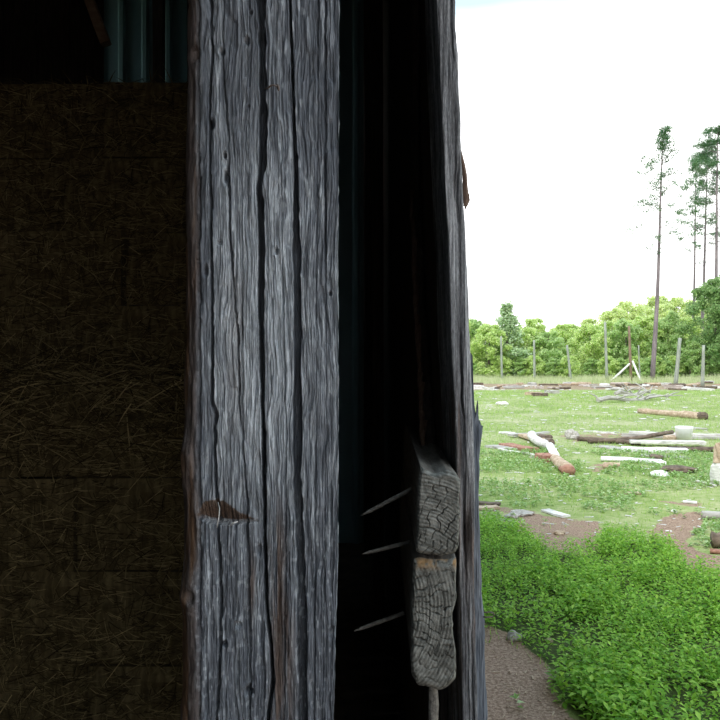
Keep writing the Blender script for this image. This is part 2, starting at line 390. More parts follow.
# the rear stack's hidden lower layers
for j in range(4):
    for c, cn in enumerate(['right-hand', 'middle', 'left-hand']):
        place_bale(k % 3, -.80-.1*(j % 2)-c*.885, 4.0, .035+j*.366, 0, f'{cn} hay bale of the rear stack, {["lowest", "second", "third", "fourth"][j]} layer, behind the front stack'); k += 1

def loose_hay():
    V = []; Fc = []; r = np.random.default_rng(99)
    for k in range(5200):
        x = r.uniform(-3.2, -.40); u = r.random(); y = 3.03+u*.5; top = .035+4*.366
        hp = .10*fbm(x*2.2, y*2, 3, 5)+.02; z = top+hp*r.random()*sst(0, .25, u)
        if r.random() < .35: y = 3.0-r.random()*.03; z = top-r.random()**2*.28+.02
        p = np.array([x, y, float(z)+.004]); t = r.normal(size=3); t[2] = t[2]*.3-(.25 if y < 3.03 else 0); t[1] *= .5; t /= np.linalg.norm(t)
        s = np.cross(t, [0, 1, .3]); s /= np.linalg.norm(s)+1e-6; l = r.uniform(.06, .26); q = r.uniform(.001, .0026); sag = np.array([0, 0, -l*r.uniform(0, .25)])
        if p[2]+min(0, t[2]*l)+sag[2] < top-.35 : continue
        if (p+t*l)[1] > 3.66: continue
        b0 = len(V); V.extend([p-s*q, p+s*q, p+t*l*.5+s*q-sag*.3, p+t*l*.5-s*q-sag*.3, p+t*l+sag*.6]); Fc.extend([(b0, b0+1, b0+2, b0+3), (b0+3, b0+2, b0+4)])
    tag(new_mesh('loose_hay', V, Fc, MHAY), 'loose hay stems spilling over the top of the front bale stack', 'hay', kind='stuff')
loose_hay()

# ------------------------------------------------------------ rough column (post, boards)
def column(name, Lf, Rf, Y0, depth, py0, py1, nf, nrows, hf, mat, rl=.02, rr=.004, tone=None, rust=None, topcut=None, nside=10, inr=0):
    s = Y0/F; rows = np.linspace(py0, py1, nrows)
    prof = []                             # (t, off, yoff, weight of front displacement, side sign)
    for a in np.linspace(1, 0, nside, endpoint=False): prof.append((0, 0, rl+(depth-rl)*a, 0, -1))
    na = max(6, int(rl/s*1.1))
    for a in np.linspace(0, math.pi/2, na, endpoint=False): prof.append((0, rl*(1-math.cos(a)), rl*(1-math.sin(a)), math.sin(a), -math.cos(a)))
    for t in np.linspace(0, 1, nf): prof.append((t, rl*(1-t)-rr*t, 0, 1, 0))
    for a in np.linspace(0, math.pi/2, 5)[1:]: prof.append((1, -rr*(1-math.sin(a)), rr*(1-math.cos(a)), math.cos(a), math.sin(a)))
    for a in np.linspace(0, 1, nside)[1:]: prof.append((1, 0, rr+(depth-rr)*a, 0, 1))
    P = np.array(prof); t, off, yo, wf, ws = P.T
    PYr = rows[:, None]+0*t[None]
    Lp = Lf(PYr); Rp = Rf(PYr)
    X = ((Lp*(1-t)+Rp*t)-360)*s+off; px = 360+X/s
    spx = px-np.where((ws < 0), 1, -1)*np.where(wf > 0, 0, 1)*(yo/s)
    H = hf(spx, PYr)                      # metres inwards
    Y = Y0+yo+H*wf; X = X-H*ws*.6-np.where((ws > 0)&(wf == 0), yo*inr, 0)
    Z = EYE-(PYr-360)*s
    if topcut is not None: Z = np.minimum(Z, EYE-(topcut(spx)-360)*s)
    V = np.stack([X, Y, Z], -1).reshape(-1, 3); m = len(t); I = np.arange(nrows*m).reshape(nrows, m)
    Q = np.stack([I[:-1, :-1], I[1:, :-1], I[1:, 1:], I[:-1, 1:]], -1).reshape(-1, 4)
    Bk = np.stack([I[:-1, -1], I[1:, -1], I[1:, 0], I[:-1, 0]], -1)
    # end caps as fans of quads between front and back halves
    cap = []
    for r_, fl in ((0, 0), (nrows-1, 1)):
        for i in range(m//2-0):
            a, b_, c, d = I[r_, i], I[r_, i+1], I[r_, m-2-i], I[r_, m-1-i]
            if i+1 >= m-2-i: break
            cap.append((a, b_, c, d) if fl else (a, d, c, b_))
    Q = np.concatenate([Q, Bk, np.array(cap)], 0)
    cols = {'tone': np.clip(tone(spx, PYr, H), 0, 1) if tone else np.zeros(PYr.shape), 'rust': np.clip(rust(spx, PYr), 0, 1) if rust else np.zeros(PYr.shape)}
    return new_mesh(name, V, Q, mat, smooth=True, cols=cols)
def pl(pts):
    y = [p[0] for p in pts]; x = [p[1] for p in pts]; return lambda q: np.interp(q, y, x)

# ---- the log post
cr_ = [ # centre line (py,px), half width (py,w), depth m
 (pl([(-200, 262), (0, 261), (30, 262), (60, 262.5), (120, 263), (165, 262.5), (190, 258.5), (200, 260), (240, 261.5), (300, 260.5), (400, 262.5), (470, 264), (560, 265), (600, 266), (650, 271), (680, 273), (720, 268), (1000, 262)]),
  pl([(-200, 4), (0, 3.6), (20, 2.6), (60, 2.9), (160, 3.1), (190, 2.2), (240, 2.6), (290, 2.2), (400, 1.7), (480, 1.5), (620, 1.2), (720, 1.4), (1000, 1)]), .035),
 (pl([(-200, 289), (0, 290), (60, 292), (130, 294), (165, 296), (200, 295.5), (240, 296), (300, 297), (480, 297), (540, 299.5), (600, 301.5), (720, 302.5), (1000, 304)]),
  pl([(-200, .7), (0, .8), (130, 1.1), (170, 1.7), (220, 2.3), (250, 3.3), (480, 3.4), (600, 3.6), (720, 4.2), (1000, 5)]), .024),
 (pl([(-200, 209), (0, 211), (60, 212.5), (100, 209.5), (150, 210.5), (240, 211), (310, 212), (400, 212), (415, 216), (430, 214), (480, 216), (520, 218), (600, 221), (680, 219), (720, 217), (1000, 216)]),
  pl([(-200, .8), (0, .8), (300, 1.0), (415, 1.5), (480, 1.2), (720, 1.0), (1000, 1)]), .014),
 (pl([(-200, 226), (60, 223), (150, 229), (200, 229), (240, 230), (340, 238), (420, 240), (480, 246), (560, 248), (640, 250), (720, 250), (1000, 250)]),
  pl([(-200, .4), (0, .4), (150, .7), (220, .8), (320, .7), (440, .4), (520, .8), (700, 1.0), (1000, .6)]), .008),
 (pl([(-200, 326), (200, 325), (400, 326), (720, 322)]), pl([(-200, .3), (80, .7), (230, .7), (330, .2), (1000, .2)]), .006),
 (pl([(-200, 317), (60, 318), (300, 316), (720, 314)]), pl([(-200, .6), (40, .6), (80, .2), (430, .2), (520, .6), (700, .5), (1000, .3)]), .005),
 (pl([(-200, 241), (720, 243)]), pl([(-200, .1), (280, .2), (330, .7), (440, .6), (470, .1), (1000, .1)]), .006),
 (pl([(-200, 197), (300, 199), (720, 200)]), pl([(-200, .7), (200, .6), (420, .8), (720, .8), (1000, .5)]), .006),
 (pl([(-200, 283), (200, 281), (450, 286), (720, 284)]), pl([(-200, .1), (230, .2), (300, .5), (440, .5), (600, .6), (1000, .3)]), .004)]
holes = [(222, 52, 2.2, 3, .012), (247, 41, 2.3, 3.6, .009), (251, 13, 1.5, 2, .008), (212, 124, 2.2, 4, .010), (225, 155, 1.6, 2.4, .01), (226, 177, 2.1, 6, .010), (206, 271, 2.0, 4.5, .009),
         (249, 691, 3.4, 3.8, .014), (224, 644, 2.4, 2.4, .010), (238, 625, 3, 3, .006), (194, 52, 4, 7, .008), (220, 243, 2.2, 2.2, .006), (276, 251, 1.8, 3, .008), (190, 598, 4, 6, .008), (333, 633, 4, 5, .006), (249, 107, 1.3, 1.5, .005), (330, 293, 1.2, 2, .006), (259, 550, 2, 5, .005)]
notch_top = pl_x = lambda px: np.interp(px, [196, 201, 206, 216, 224, 232, 240, 250, 260], [521, 506, 501.5, 501, 502, 508, 514, 518, 521.5])
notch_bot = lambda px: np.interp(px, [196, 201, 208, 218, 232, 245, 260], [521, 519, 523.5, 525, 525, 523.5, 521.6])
def crackline(px, py):
    h = 0*px; wob = (fbm(py*.06, px*0, 3, 3)-.5)*2.4+(vnoise(py*.35, px*0)-.5)*.5
    for i, (c, w, d) in enumerate(cr_):
        x = np.abs(px-c(py)-wob*(1 if i not in (0, 1) else .45)); ww = w(py)*(.75+.5*vnoise(py*.12, px*0+i*9)); tt = np.clip(1.15-x/(ww+.55), 0, 1)
        h = np.maximum(h, d*np.clip(tt*(3.2 if i == 0 else 2.4), 0, 1)*np.clip(w(py)/.5, 0, 1))
    return h
def post_h(px, py):
    warp = (fbm(px*.03, py*.012, 3, 21)-.5)*16
    g = fbm((px+warp)*.42, py*.018, 4, 1)
    g1 = fbm((px+warp*.5)*1.1, py*.05, 2, 41)
    chip = fbm((px+warp)*.16, py*.045, 4, 61)
    h = (g-.5)*.0048+(g1-.5)*.0026+(chip-.5)*.0055
    h = h+(fbm(px*.03, py*.004, 3, 71)-.5)*.008
    h = h+.002*sst(.62, .75, vnoise((px+warp)*.22, py*.03, 80))            # gouges
    h = h+.0022*(px > 300)*1.0
    h = h+crackline(px, py)
    for (x, y, a, c, d) in holes:
        q = ((px-x)/a)**2+((py-y)/c)**2; h = h+d*np.exp(-q**2*.8)-d*.12*np.exp(-(np.sqrt(q)-2)**2*3)
    t, b_ = notch_top(px), notch_bot(px); ins = (px > 197)&(px < 259)&(py > t)&(py < b_)
    dep = np.clip((b_-t)/24, 0, 1)*.022+.002
    h = h+np.where(ins, dep*np.clip((py-t)/np.maximum(b_-t-1.5, 1), 0, 1), 0)
    h = h-.006*np.exp(-(((px-186)/10)**2+((py-455)/24)**2))-.006*np.exp(-(((px-186)/9)**2+((py-598)/22)**2))
    return h
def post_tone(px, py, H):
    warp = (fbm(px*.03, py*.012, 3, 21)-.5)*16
    mid = np.exp(-((py-340)/170)**2)*sst(205, 222, px)*(1-sst(300, 312, px)*.65)  # middle of the post painted lighter, as the daylight falls on it
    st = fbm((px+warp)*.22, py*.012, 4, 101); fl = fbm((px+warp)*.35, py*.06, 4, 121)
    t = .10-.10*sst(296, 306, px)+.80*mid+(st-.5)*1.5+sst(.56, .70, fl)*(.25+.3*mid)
    t = t*(1-.45*sst(560, 720, py))*(1-.25*sst(120, 0, py))  # light falloff painted in: darker towards top and bottom
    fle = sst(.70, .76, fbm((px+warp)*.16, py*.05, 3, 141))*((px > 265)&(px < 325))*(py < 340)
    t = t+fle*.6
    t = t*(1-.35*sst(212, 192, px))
    t = np.where((px > 203)&(px < 258)&(py > notch_bot(px)-3.5)&(py < notch_bot(px)+.5), 1.0, t*(1-sst(.004, .010, H)))  # notch ledge painted pale as if lit; shade painted into cracks and holes
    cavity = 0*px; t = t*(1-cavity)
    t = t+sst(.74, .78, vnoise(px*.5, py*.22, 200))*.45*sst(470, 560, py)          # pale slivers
    return t
def post_rust(px, py):
    warp = (fbm(px*.03, py*.012, 3, 21)-.5)*14
    r = sst(202+warp*.4, 192+warp*.4, px)*(.6+.4*sst(.42, .6, fbm(px*.2, py*.012, 3, 171)))
    r = np.maximum(r, .75*np.exp(-((px-278-warp*.2)/7)**2)*sst(470, 560, py)*sst(.35, .6, fbm(px*.2, py*.01, 3, 175))*(px > 266))
    r = np.maximum(r, .6*np.exp(-((px-285-warp*.2)/9)**2)*sst(560, 620, py)*sst(.4, .6, fbm(px*.2, py*.01, 3, 179)))
    r = np.maximum(r, .7*np.exp(-(((px-252)/3.5)**2+((py-585)/30)**2)))
    r = np.maximum(r, .25*np.exp(-((px-235)/8)**2)*sst(240, 300, py)*sst(470, 380, py))
    t, b_ = notch_top(px), notch_bot(px); ins = (px > 197)&(px < 259)&(py > t-1)&(py < b_+.5)
    return np.maximum(r, ins*np.where(py > b_-3.5, .35, .85))  # less brown on the notch ledge, part of its painted lit strip
PL = pl([(-2000, 183), (50, 183.5), (100, 182), (200, 181), (300, 181), (400, 179), (440, 178), (456, 175.5), (470, 177), (500, 180), (560, 180), (590, 177.5), (602, 176), (612, 178.5), (650, 179), (720, 176), (2000, 173)])
PR = pl([(-2000, 340.5), (480, 340), (560, 339), (600, 338), (640, 336.5), (720, 335.5), (2000, 334)])
POSTY = 1.10
pt = empty('log_post', (-.12, 1.2, .035))
tag(pt, 'thick hewn grey log post with long vertical cracks and a small cut notch', 'post')
def child(o, parent):
    o.parent = parent; o.matrix_parent_inverse = Matrix.Translation(-Vector(parent.location)); return o
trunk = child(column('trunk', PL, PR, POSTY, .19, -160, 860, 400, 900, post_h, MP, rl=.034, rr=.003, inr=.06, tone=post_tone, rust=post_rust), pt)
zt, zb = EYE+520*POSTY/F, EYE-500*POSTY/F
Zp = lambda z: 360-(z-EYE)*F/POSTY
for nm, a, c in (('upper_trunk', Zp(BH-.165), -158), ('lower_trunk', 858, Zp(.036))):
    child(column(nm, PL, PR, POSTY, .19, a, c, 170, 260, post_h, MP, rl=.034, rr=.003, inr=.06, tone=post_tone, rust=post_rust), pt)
m = MB(); s_ = POSTY-.004
m.tube([at(265, 89, s_), at(268, 88, s_-.003), at(271, 85.5, s_-.006), at(274, 85, s_-.008), at(277, 86.5, s_-.008), at(278, 89.5, s_-.006)], [.0008, .0012, .0015, .0015, .0014, .001], 8)
m.tube([at(277.2, 84.5, s_-.006), at(278.4, 87, s_-.009), at(278.6, 91, s_-.009)], [.0015, .0018, .0012], 8)
child(m.build('bent_nail', MRUST, smooth=True), pt)
m = MB(); m.tube([at(218, 502, s_+.002), at(219.5, 508, s_-.001), at(219, 516, s_), at(217.5, 524, s_-.001), at(217, 528, s_)], [.0006, .0008, .0008, .0009, .0004], 6)
m.tube([at(229, 527, s_-.001), at(233, 523, s_-.003), at(238, 521.5, s_-.001)], [.0008, .0022, .0012], 6, flat=.5)
child(m.build('wood_sliver', MWHITE, smooth=True), pt)

# ---- leaning siding board with its edge to the camera
BL = pl([(-400, 424), (0, 437), (60, 439.5), (130, 442.5), (200, 446), (240, 448.5), (340, 451), (400, 454.5), (470, 457.5), (560, 459.5), (720, 462.5), (1000, 467)])
BR = pl([(-400, 444), (0, 456), (60, 458), (130, 460), (200, 464), (240, 466.5), (340, 469.5), (400, 472), (470, 475), (500, 475.5), (560, 474), (620, 476), (720, 478), (1000, 482)])
def board_h(px, py):
    h = (fbm(px*.6, py*.02, 4, 301)-.5)*.005+(fbm(px*.15, py*.03, 3, 305)-.5)*.004+(fbm(px*.05, py*.01, 2, 307)-.5)*.006
    for c, w, d in ((pl([(-400, 452), (100, 452), (300, 460), (720, 470)]), .5, .006), (pl([(300, 458), (470, 466), (600, 466), (640, 472), (720, 474)]), .6, .006)):
        h = h+d*np.clip(1.3-np.abs(px-c(py)+(fbm(py*.05, 0*px, 2)-.5)*3)/(w+.5), 0, 1)*sst(.35, .6, fbm(py*.01, 0*px, 2, 9))
    gap = np.exp(-(((px-466)/3.5)**2+((py-535)/22)**2)); return h+gap*.02
def board_tone(px, py, H): return .5+(fbm(px*.3, py*.01, 4, 311)-.5)
def board_rust(px, py): return .6*sst(.5, .68, fbm(px*.12, py*.008, 3, 315))*sst(330, 420, py)+.5*np.exp(-(((px-468)/4)**2+((py-545)/45)**2))
def boardm():
    m = M('leaning_board_wood', .8, .2); f = m.math('ADD', m.math('MULTIPLY', m.noise(1, m.coord((320, 90, 14)), 6, .75), .6), m.math('MULTIPLY', m.noise(1, m.coord((700, 90, 110)), 4, .7), .4))
    c = m.ramp(m.math('ADD', m.math('MULTIPLY', f, .7), m.math('MULTIPLY', m.attr('tone'), .3)), [(.38, (.05, .05, .055)), (.62, (.50, .51, .53)), (.5, (.19, .195, .205))])
    c = m.mix(m.attr('rust'), c, m.ramp(f, [(.3, (.05, .03, .025)), (.7, (.25, .17, .13))])); m.color(c); m.bump(f, .6, .004); return m.m
MLEAN = boardm()
lb = empty('siding_board', (.2, 1.5, .02)); tag(lb, 'leaning weathered board seen edge on, right of the dark gap, against the sky', 'board')
Zb = lambda z, Y: 360-(z-EYE)*F/Y
child(column('board', BL, BR, 1.43, .24, Zb(BH-.03, 1.43), Zb(.03, 1.43), 40, 900, board_h, MLEAN, rl=.003, rr=.004, tone=board_tone, rust=board_rust, nside=14), lb)
# curled bark strip on its outer side
m = MB(); pts = [(460.5, 150), (463, 165), (465, 175), (465.5, 185), (466, 193), (466.3, 200), (465.5, 206)]
m.tube([at(x, y, 1.50) for x, y in pts], [.001, .002, .0036, .003, .0038, .0034, .0026], 8, jit=.35, flat=1.6)
m.tube([at(x-1+random.random()*2.5, y+3, 1.53) for x, y in pts], [.002, .003, .004, .004, .005, .003, .002], 7, jit=.4)
child(m.build('bark_strip', MBARK), lb)

# ---- splintered outer board behind
SL = pl([(-400, 466), (2000, 466)])
SR = pl([(330, 475), (400, 479), (425, 483), (440, 481), (470, 479.5), (500, 479.5), (560, 481), (620, 484), (680, 486.5), (720, 487.5), (1000, 494)])
topc = lambda px: np.interp(px, [460, 471, 472.5, 474, 475.3, 476.4, 477.2, 478.2, 479.2, 480, 481, 490], [352, 353, 356, 400, 418, 412, 400, 410, 424, 420, 425, 430])
def spl_h(px, py): return (fbm(px*.7, py*.03, 4, 401)-.5)*.006+(fbm(px*.2, py*.05, 3, 405)-.5)*.008
ob = empty('splintered_board', (.23, 1.62, .02)); tag(ob, 'blue-grey outer board with a jagged splintered top, behind the leaning board', 'board')
child(column('board', SL, SR, 1.56, .15, 350, Zb(.03, 1.56), 60, 700, spl_h, MSPLIT, rl=.003, rr=.004, topcut=topc), ob)
m = MB(); q = 1.54
m.tube([at(484, 612.5, q), at(490, 612, q), at(493.5, 613, q), at(494.3, 614.8, q), at(493, 616.6, q), at(488, 617.2, q), at(483, 616.8, q)], .0014, 8)
child(m.build('wire_staple', MRUST, smooth=True), ob)

# ---- next board inside with its torn edge
def inner_board():
    rows = 160; V = []; Q = []
    for i in range(rows+1):
        z = .03+(BH-.2)*i/rows; py = 360-(z-EYE)*F/2.0
        ye = np.interp(py, [-600, 180, 440, 900], [2.30, 2.24, 1.80, 1.74])+(float(fbm(py*.05, 0, 3, 7))-.5)*.06+(float(vnoise(py*.4, 0))-.5)*.012
        xi = .155+(float(fbm(py*.03, 2, 2, 8))-.5)*.004
        V += [(xi+.012, ye-.012, z), (xi, ye, z), (xi, 2.415, z), (xi+.019, 2.415, z), (xi+.019, ye-.006, z)]
    for i in range(rows):
        for k in range(5): a = i*5+k; b_ = i*5+(k+1) % 5; Q.append((a, b_, b_+5, a+5))
    Q += [(4, 3, 2, 1, 0), tuple(rows*5+k for k in range(5))]
    return new_mesh('torn_board', V, Q, MIN)
tag(inner_board(), 'dark inner siding board with a torn splintery edge above the beam', 'board')
m = MB()
for k in range(26):
    py = 190+k*9.6; ye = np.interp(py, [180, 440], [2.22, 1.78]); x = .150
    p = Vector((x+random.uniform(-.002, .003), ye, EYE-(py-360)/F*ye))
    if k % 5 == 2: continue
    m.tube([p, p+Vector((-.004, -.012, random.uniform(-.03, -.06))), p+Vector((-.002, -.018, random.uniform(-.08, -.10)))], [.006, .005, .001], 5, jit=.4)
tag(m.build('splinter_strip', MBARK), 'brown strip of splinters hanging along the torn board edge in the dark', 'splinters')

# ---- double beam, end grain towards the camera
def beam(name, outline, Y0, length, pith, kr, kt, seed, notch=False):
    s = Y0/F; n = 240; out = []
    P = [Vector(p) for p in outline]; seg = [(P[(i+1) % len(P)]-P[i]).length for i in range(len(P))]; tot = sum(seg)
    for k in range(n):
        d = tot*k/n; i = 0
        while d > seg[i]: d -= seg[i]; i += 1
        q = P[i].lerp(P[(i+1) % len(P)], d/seg[i]); out.append((q.x, q.y))
    out = np.array(out)
    for _ in range(4): out = (np.roll(out, 1, 0)+np.roll(out, -1, 0)+2*out)/4
    c = out.mean(0); d = out-c; ang = np.arctan2(d[:, 1], d[:, 0])
    out = c+d*(1+(fbm(np.cos(ang)*3+5, np.sin(ang)*6+5, 4, seed)-.5)*.10)[:, None]
    def hgt(px, py):
        dx, dy = px-pith[0], py-pith[1]; r = np.hypot(dx, dy)+(fbm(px*.05, py*.05, 3, seed)-.5)*9; a = np.arctan2(dy, dx)+(fbm(px*.05, py*.05, 3, seed+5)-.5)*.22
        a = a+.04*np.floor(r/kr)*1.7
        cell = np.abs((r/kr) % 1-.5); cr1 = np.clip((cell-.45)/.05, 0, 1)*sst(.36, .55, fbm(px*.09, py*.09, 2, seed+31))
        ca = np.abs((a*kt+vnoise(np.floor(r/kr/1.5)*7, 0*px)*.9) % 1-.5); wth = np.clip(kt*.75/np.maximum(r, 20), .03, .10)
        cr2 = np.clip((ca-(.5-wth))/wth, 0, 1)*sst(.30, .50, fbm(px*.10, py*.10, 2, seed+51))
        h = np.maximum(cr1*.7, cr2)*.0042
        ring = (np.sin(r*2.1)*.5+.5)*.0007
        return h+ring+(fbm(px*.25, py*.25, 4, seed+9)-.5)*.004, np.maximum(cr1*.8, cr2)
    V = []; tone = []; rings = np.concatenate([np.linspace(0, .97, 64), [1.0]])
    cols = []
    for rr in rings[::-1]:
        q = c+(out-c)*rr; h, ck = hgt(q[:, 0], q[:, 1])
        edge = .010*np.clip((rr-.88)/.12, 0, 1)**2; tn = .62+(fbm(q[:, 0]*.09, q[:, 1]*.09, 4, seed+2)-.5)*.9; tn = (tn+.16*np.sin(np.hypot(q[:, 0]-pith[0], q[:, 1]-pith[1])*1.7+3*fbm(q[:, 0]*.05, q[:, 1]*.05, 2, seed)))*(1-ck*.8)
        V.append(np.stack([(q[:, 0]-360)*s, Y0+h+edge, EYE-(q[:, 1]-360)*s], -1)); cols.append(tn)
    V = V[::-1]; cols = cols[::-1]        # centre → rim
    ny = 60
    for j in range(1, ny+1):
        y = Y0+.01+length*(j/ny)**1.3; w = 1+(fbm(ang*2+9, y*12+0*ang, 3, seed+70)-.5)*.04
        q = c+(out-c)*w[:, None]
        V.append(np.stack([(q[:, 0]-360)*s+.03*(y-Y0), y+0*ang, EYE-(q[:, 1]-360)*s], -1)); cols.append(.35+(fbm(ang*9, y*3+0*ang, 3, seed+80)-.5)*.6)
    m_ = len(V); V = np.array(V).reshape(-1, 3); I = np.arange(m_*n).reshape(m_, n); J = np.roll(I, -1, 1)
    Q = np.stack([I[:-1], J[:-1], J[1:], I[1:]], -1).reshape(-1, 4)
    ncap = len(rings)-1
    back = MB(); 
    allc = np.array(cols).ravel()
    rust = np.zeros(len(allc)); pxv = 360+V[:, 0]/s; pyv = 360-(V[:, 2]-EYE)/s
    if notch: rust = .9*np.exp(-((pyv-(563))/5)**2)*sst(.4, .6, fbm(pxv*.2, pyv*.2, 2, 3))*(V[:, 1] < Y0+.03)
    th = empty(name, ((c[0]-360)*s, Y0, EYE-(c[1]-360)*s))
    f0 = Q[:ncap*n]; f1 = Q[ncap*n:]-ncap*n
    child(new_mesh('end_face', V[:(ncap+1)*n], f0, MEND, smooth=True, cols={'tone': allc[:(ncap+1)*n], 'rust': rust[:(ncap+1)*n]}), th)
    Vb = V[ncap*n:]; last = len(Vb)-n
    Fl = [tuple(int(i) for i in f) for f in f1]+[tuple(last+k for k in range(n))]
    child(new_mesh('beam_body', Vb, Fl, MOLD), th)
    return th
upo = [(421, 468), (434, 475), (447, 471), (457, 475), (461, 482), (460, 500), (461, 515), (459, 538), (460, 548), (456, 555), (440, 557), (424, 555), (416, 552), (417, 530), (418, 500), (419, 480)]
tu = beam('upper_beam', upo, 1.34, .92, (405, 600), 15, 9, 31)
tag(tu, 'upper of two stacked old timbers with cracked end grain facing out', 'beam')
loo = [(414, 560), (430, 559), (445, 562), (457, 560), (456, 580), (457, 600), (453, 615), (454, 640), (457, 655), (456, 680), (447, 689), (440, 693), (432, 690), (418, 688), (412, 676), (411, 655), (413, 646), (411, 640), (412, 600)]
tl = beam('lower_beam', loo, 1.345, .92, (340, 610), 13, 11, 57, notch=True)
tag(tl, 'lower of two stacked old timbers with cracked end grain facing out', 'beam')
m = MB(); m.tube([at(433, 684, 1.37), at(433.5, 705, 1.37), at(432, 760, 1.37), at(432, 900, 1.37), at(432, Zb(.036, 1.37), 1.37)], [.008, .0095, .0085, .009, .009], 12, jit=.06)
tag(m.build('upright_pole', MOLD), 'short dark pole standing under the lower beam end', 'pole')
for (x0, y0, x1, y1, lb_) in ((406, 492, 361, 515.5, 'long pale spike at the upper beam, highest of the three left of the beam'), (404, 545, 362, 554, 'long pale spike near the joint of the beams, middle of the three'), (398, 616, 354, 631, 'long pale spike beside the lower beam, lowest of the three')):
    Ya = 1.52; m = MB(); p, q = at(x0+6, y0-3, Ya), at(x1, y1, Ya-.02); m.tube([p.lerp(q, t) for t in (0, .3, .6, .85, 1)], [.0044, .0044, .004, .0034, .001], 8, jit=.08)
    tag(m.build('iron_spike', MOLD, smooth=True), lb_, 'spike', 'spikes sticking out of the beams')

# ------------------------------------------------------------ plants as stuff
def leaves(P, L_, W_, az, pitch, fold=.25):
    """one folded diamond leaf per row of P"""
    n = len(P); d = np.stack([np.cos(az)*np.cos(pitch), np.sin(az)*np.cos(pitch), np.sin(pitch)], -1)
    s = np.stack([-np.sin(az), np.cos(az), 0*az], -1); u = np.cross(s, d)*-1
    base = P; tip = P+d*L_[:, None]-np.array([0, 0, 1])*(L_*.18)[:, None]; mid = P+d*(L_*.45)[:, None]
    l = mid+s*W_[:, None]+u*(W_*fold)[:, None]; r = mid-s*W_[:, None]+u*(W_*fold)[:, None]
    V = np.stack([base, r, tip, l], 1).reshape(-1, 3); b = np.arange(n)*4
    Fc = np.concatenate([np.stack([b, b+1, b+2], -1), np.stack([b, b+2, b+3], -1)], 0); return V, Fc
def scatter(n, x0, x1, y0, y1, test, pw=1.0):
    X = rng.uniform(x0, x1, n); Y = y0+(y1-y0)*rng.random(n)**pw; k = test(X, Y); return X[k], Y[k]
def weedmask(X, Y):
    px, py = topix(X, Y); jx = (fbm(X*4, Y*4, 3, 55)-.5)*46; jy = (fbm(X*4, Y*4, 3, 65)-.5)*20
    return inpoly(px+jx, py+jy, POLY_WEED)&(X > .33)&(rng.random(X.shape) < .35+.9*sst(.3, .5, fbm(X*3.2, Y*3.2, 3, 95)))
X, Y = scatter(30000, .3, 8, 2.6, 8.6, weedmask, 1.15)
hgt = .07+.10*fbm(X*1.7, Y*1.7, 3, 75)+.03*rng.random(len(X)); hgt *= .6+.6*rng.random(len(X))
k = 11; pi_ = np.repeat(np.arange(len(X)), k); lv = np.tile(np.arange(k), len(X))
az = rng.uniform(0, 6.28, len(X))[pi_]+lv*2.4+rng.normal(0, .3, len(pi_)); hh = hgt[pi_]*(1-.10*(lv//1)*.9)
near = np.clip(1.05-.03*Y[pi_], .7, 1)
LL = (.024+.024*rng.random(len(pi_)))*near*(.75+.5*fbm(X[pi_]*2, Y[pi_]*2, 2, 11)); P = np.stack([X[pi_]+np.cos(az)*.008, Y[pi_]+np.sin(az)*.008, gz(X[pi_], Y[pi_])+hh], -1)
V, Fc = leaves(P, LL, LL*.27, az, rng.normal(.25, .4, len(pi_)))
tag(new_mesh('leafy_weeds', V, Fc, MLWEED), 'dense bright green leafy weeds covering the ground beside the barn', 'weeds', kind='stuff')
def herbmask(X, Y):
    px, py = topix(X, Y); n = fbm(X*1.1, Y*1.1, 3, 195); band = ((py > 452)&(py < 530))|((py > 528)&(py < 548)&(px > 690))|((px < 560)&(py > 600)&(rng.random(X.shape) < .045)&(X > .55))
    dirtm = np.zeros(X.shape, bool)
    for poly, s in DIRT[1:5]: dirtm |= inpoly(px, py, poly)
    return band&(n > .44)&~(dirtm&(rng.random(X.shape) < .85))&(X > .3)
X, Y = scatter(20000, .3, 11, 3.2, 14, herbmask)
k = 6; pi_ = np.repeat(np.arange(len(X)), k); az = rng.uniform(0, 6.28, len(pi_)); LL = .022+.03*rng.random(len(pi_))
P = np.stack([X[pi_], Y[pi_], gz(X[pi_], Y[pi_])+.01+.05*rng.random(len(pi_))], -1)
V, Fc = leaves(P, LL, LL*.34, az, rng.normal(.3, .4, len(pi_)))
tag(new_mesh('low_herbs', V, Fc, MLHERB), 'low pale green herbs between the weeds and the open field', 'herbs', kind='stuff')
def grassmask(X, Y):
    px, py = topix(X, Y); bad = np.zeros(X.shape, bool)
    for poly, s in DIRT: bad |= inpoly(px, py, poly)
    return ~(bad&(rng.random(X.shape) < .9))&~inpoly(px, py, POLY_WEED)&(X > .3)&(X < Y*.62)&(fbm(X*.9, Y*.9, 3, 222) > .36)
X, Y = scatter(150000, .3, 26, 4.0, 40, grassmask, 1.25)
n = len(X); az = rng.uniform(0, 6.28, n); sc = 1+Y*.025; hB = (.02+.045*rng.random(n)*fbm(X*.6, Y*.6, 2, 3)*1.6)*sc; wB = .003*sc*1.3; lean = rng.uniform(.1, .8, n)*hB
gzv = gz(X, Y)-.004
V = np.stack([np.stack([X-np.cos(az)*wB, Y-np.sin(az)*wB, gzv], -1), np.stack([X+np.cos(az)*wB, Y+np.sin(az)*wB, gzv], -1), np.stack([X+np.sin(az)*lean, Y-np.cos(az)*lean, gzv+hB], -1)], 1).reshape(-1, 3)
tag(new_mesh('field_grass', V, np.arange(3*n).reshape(-1, 3), MLGRASS), 'short yellow-green grass across the open field', 'grass', kind='stuff')
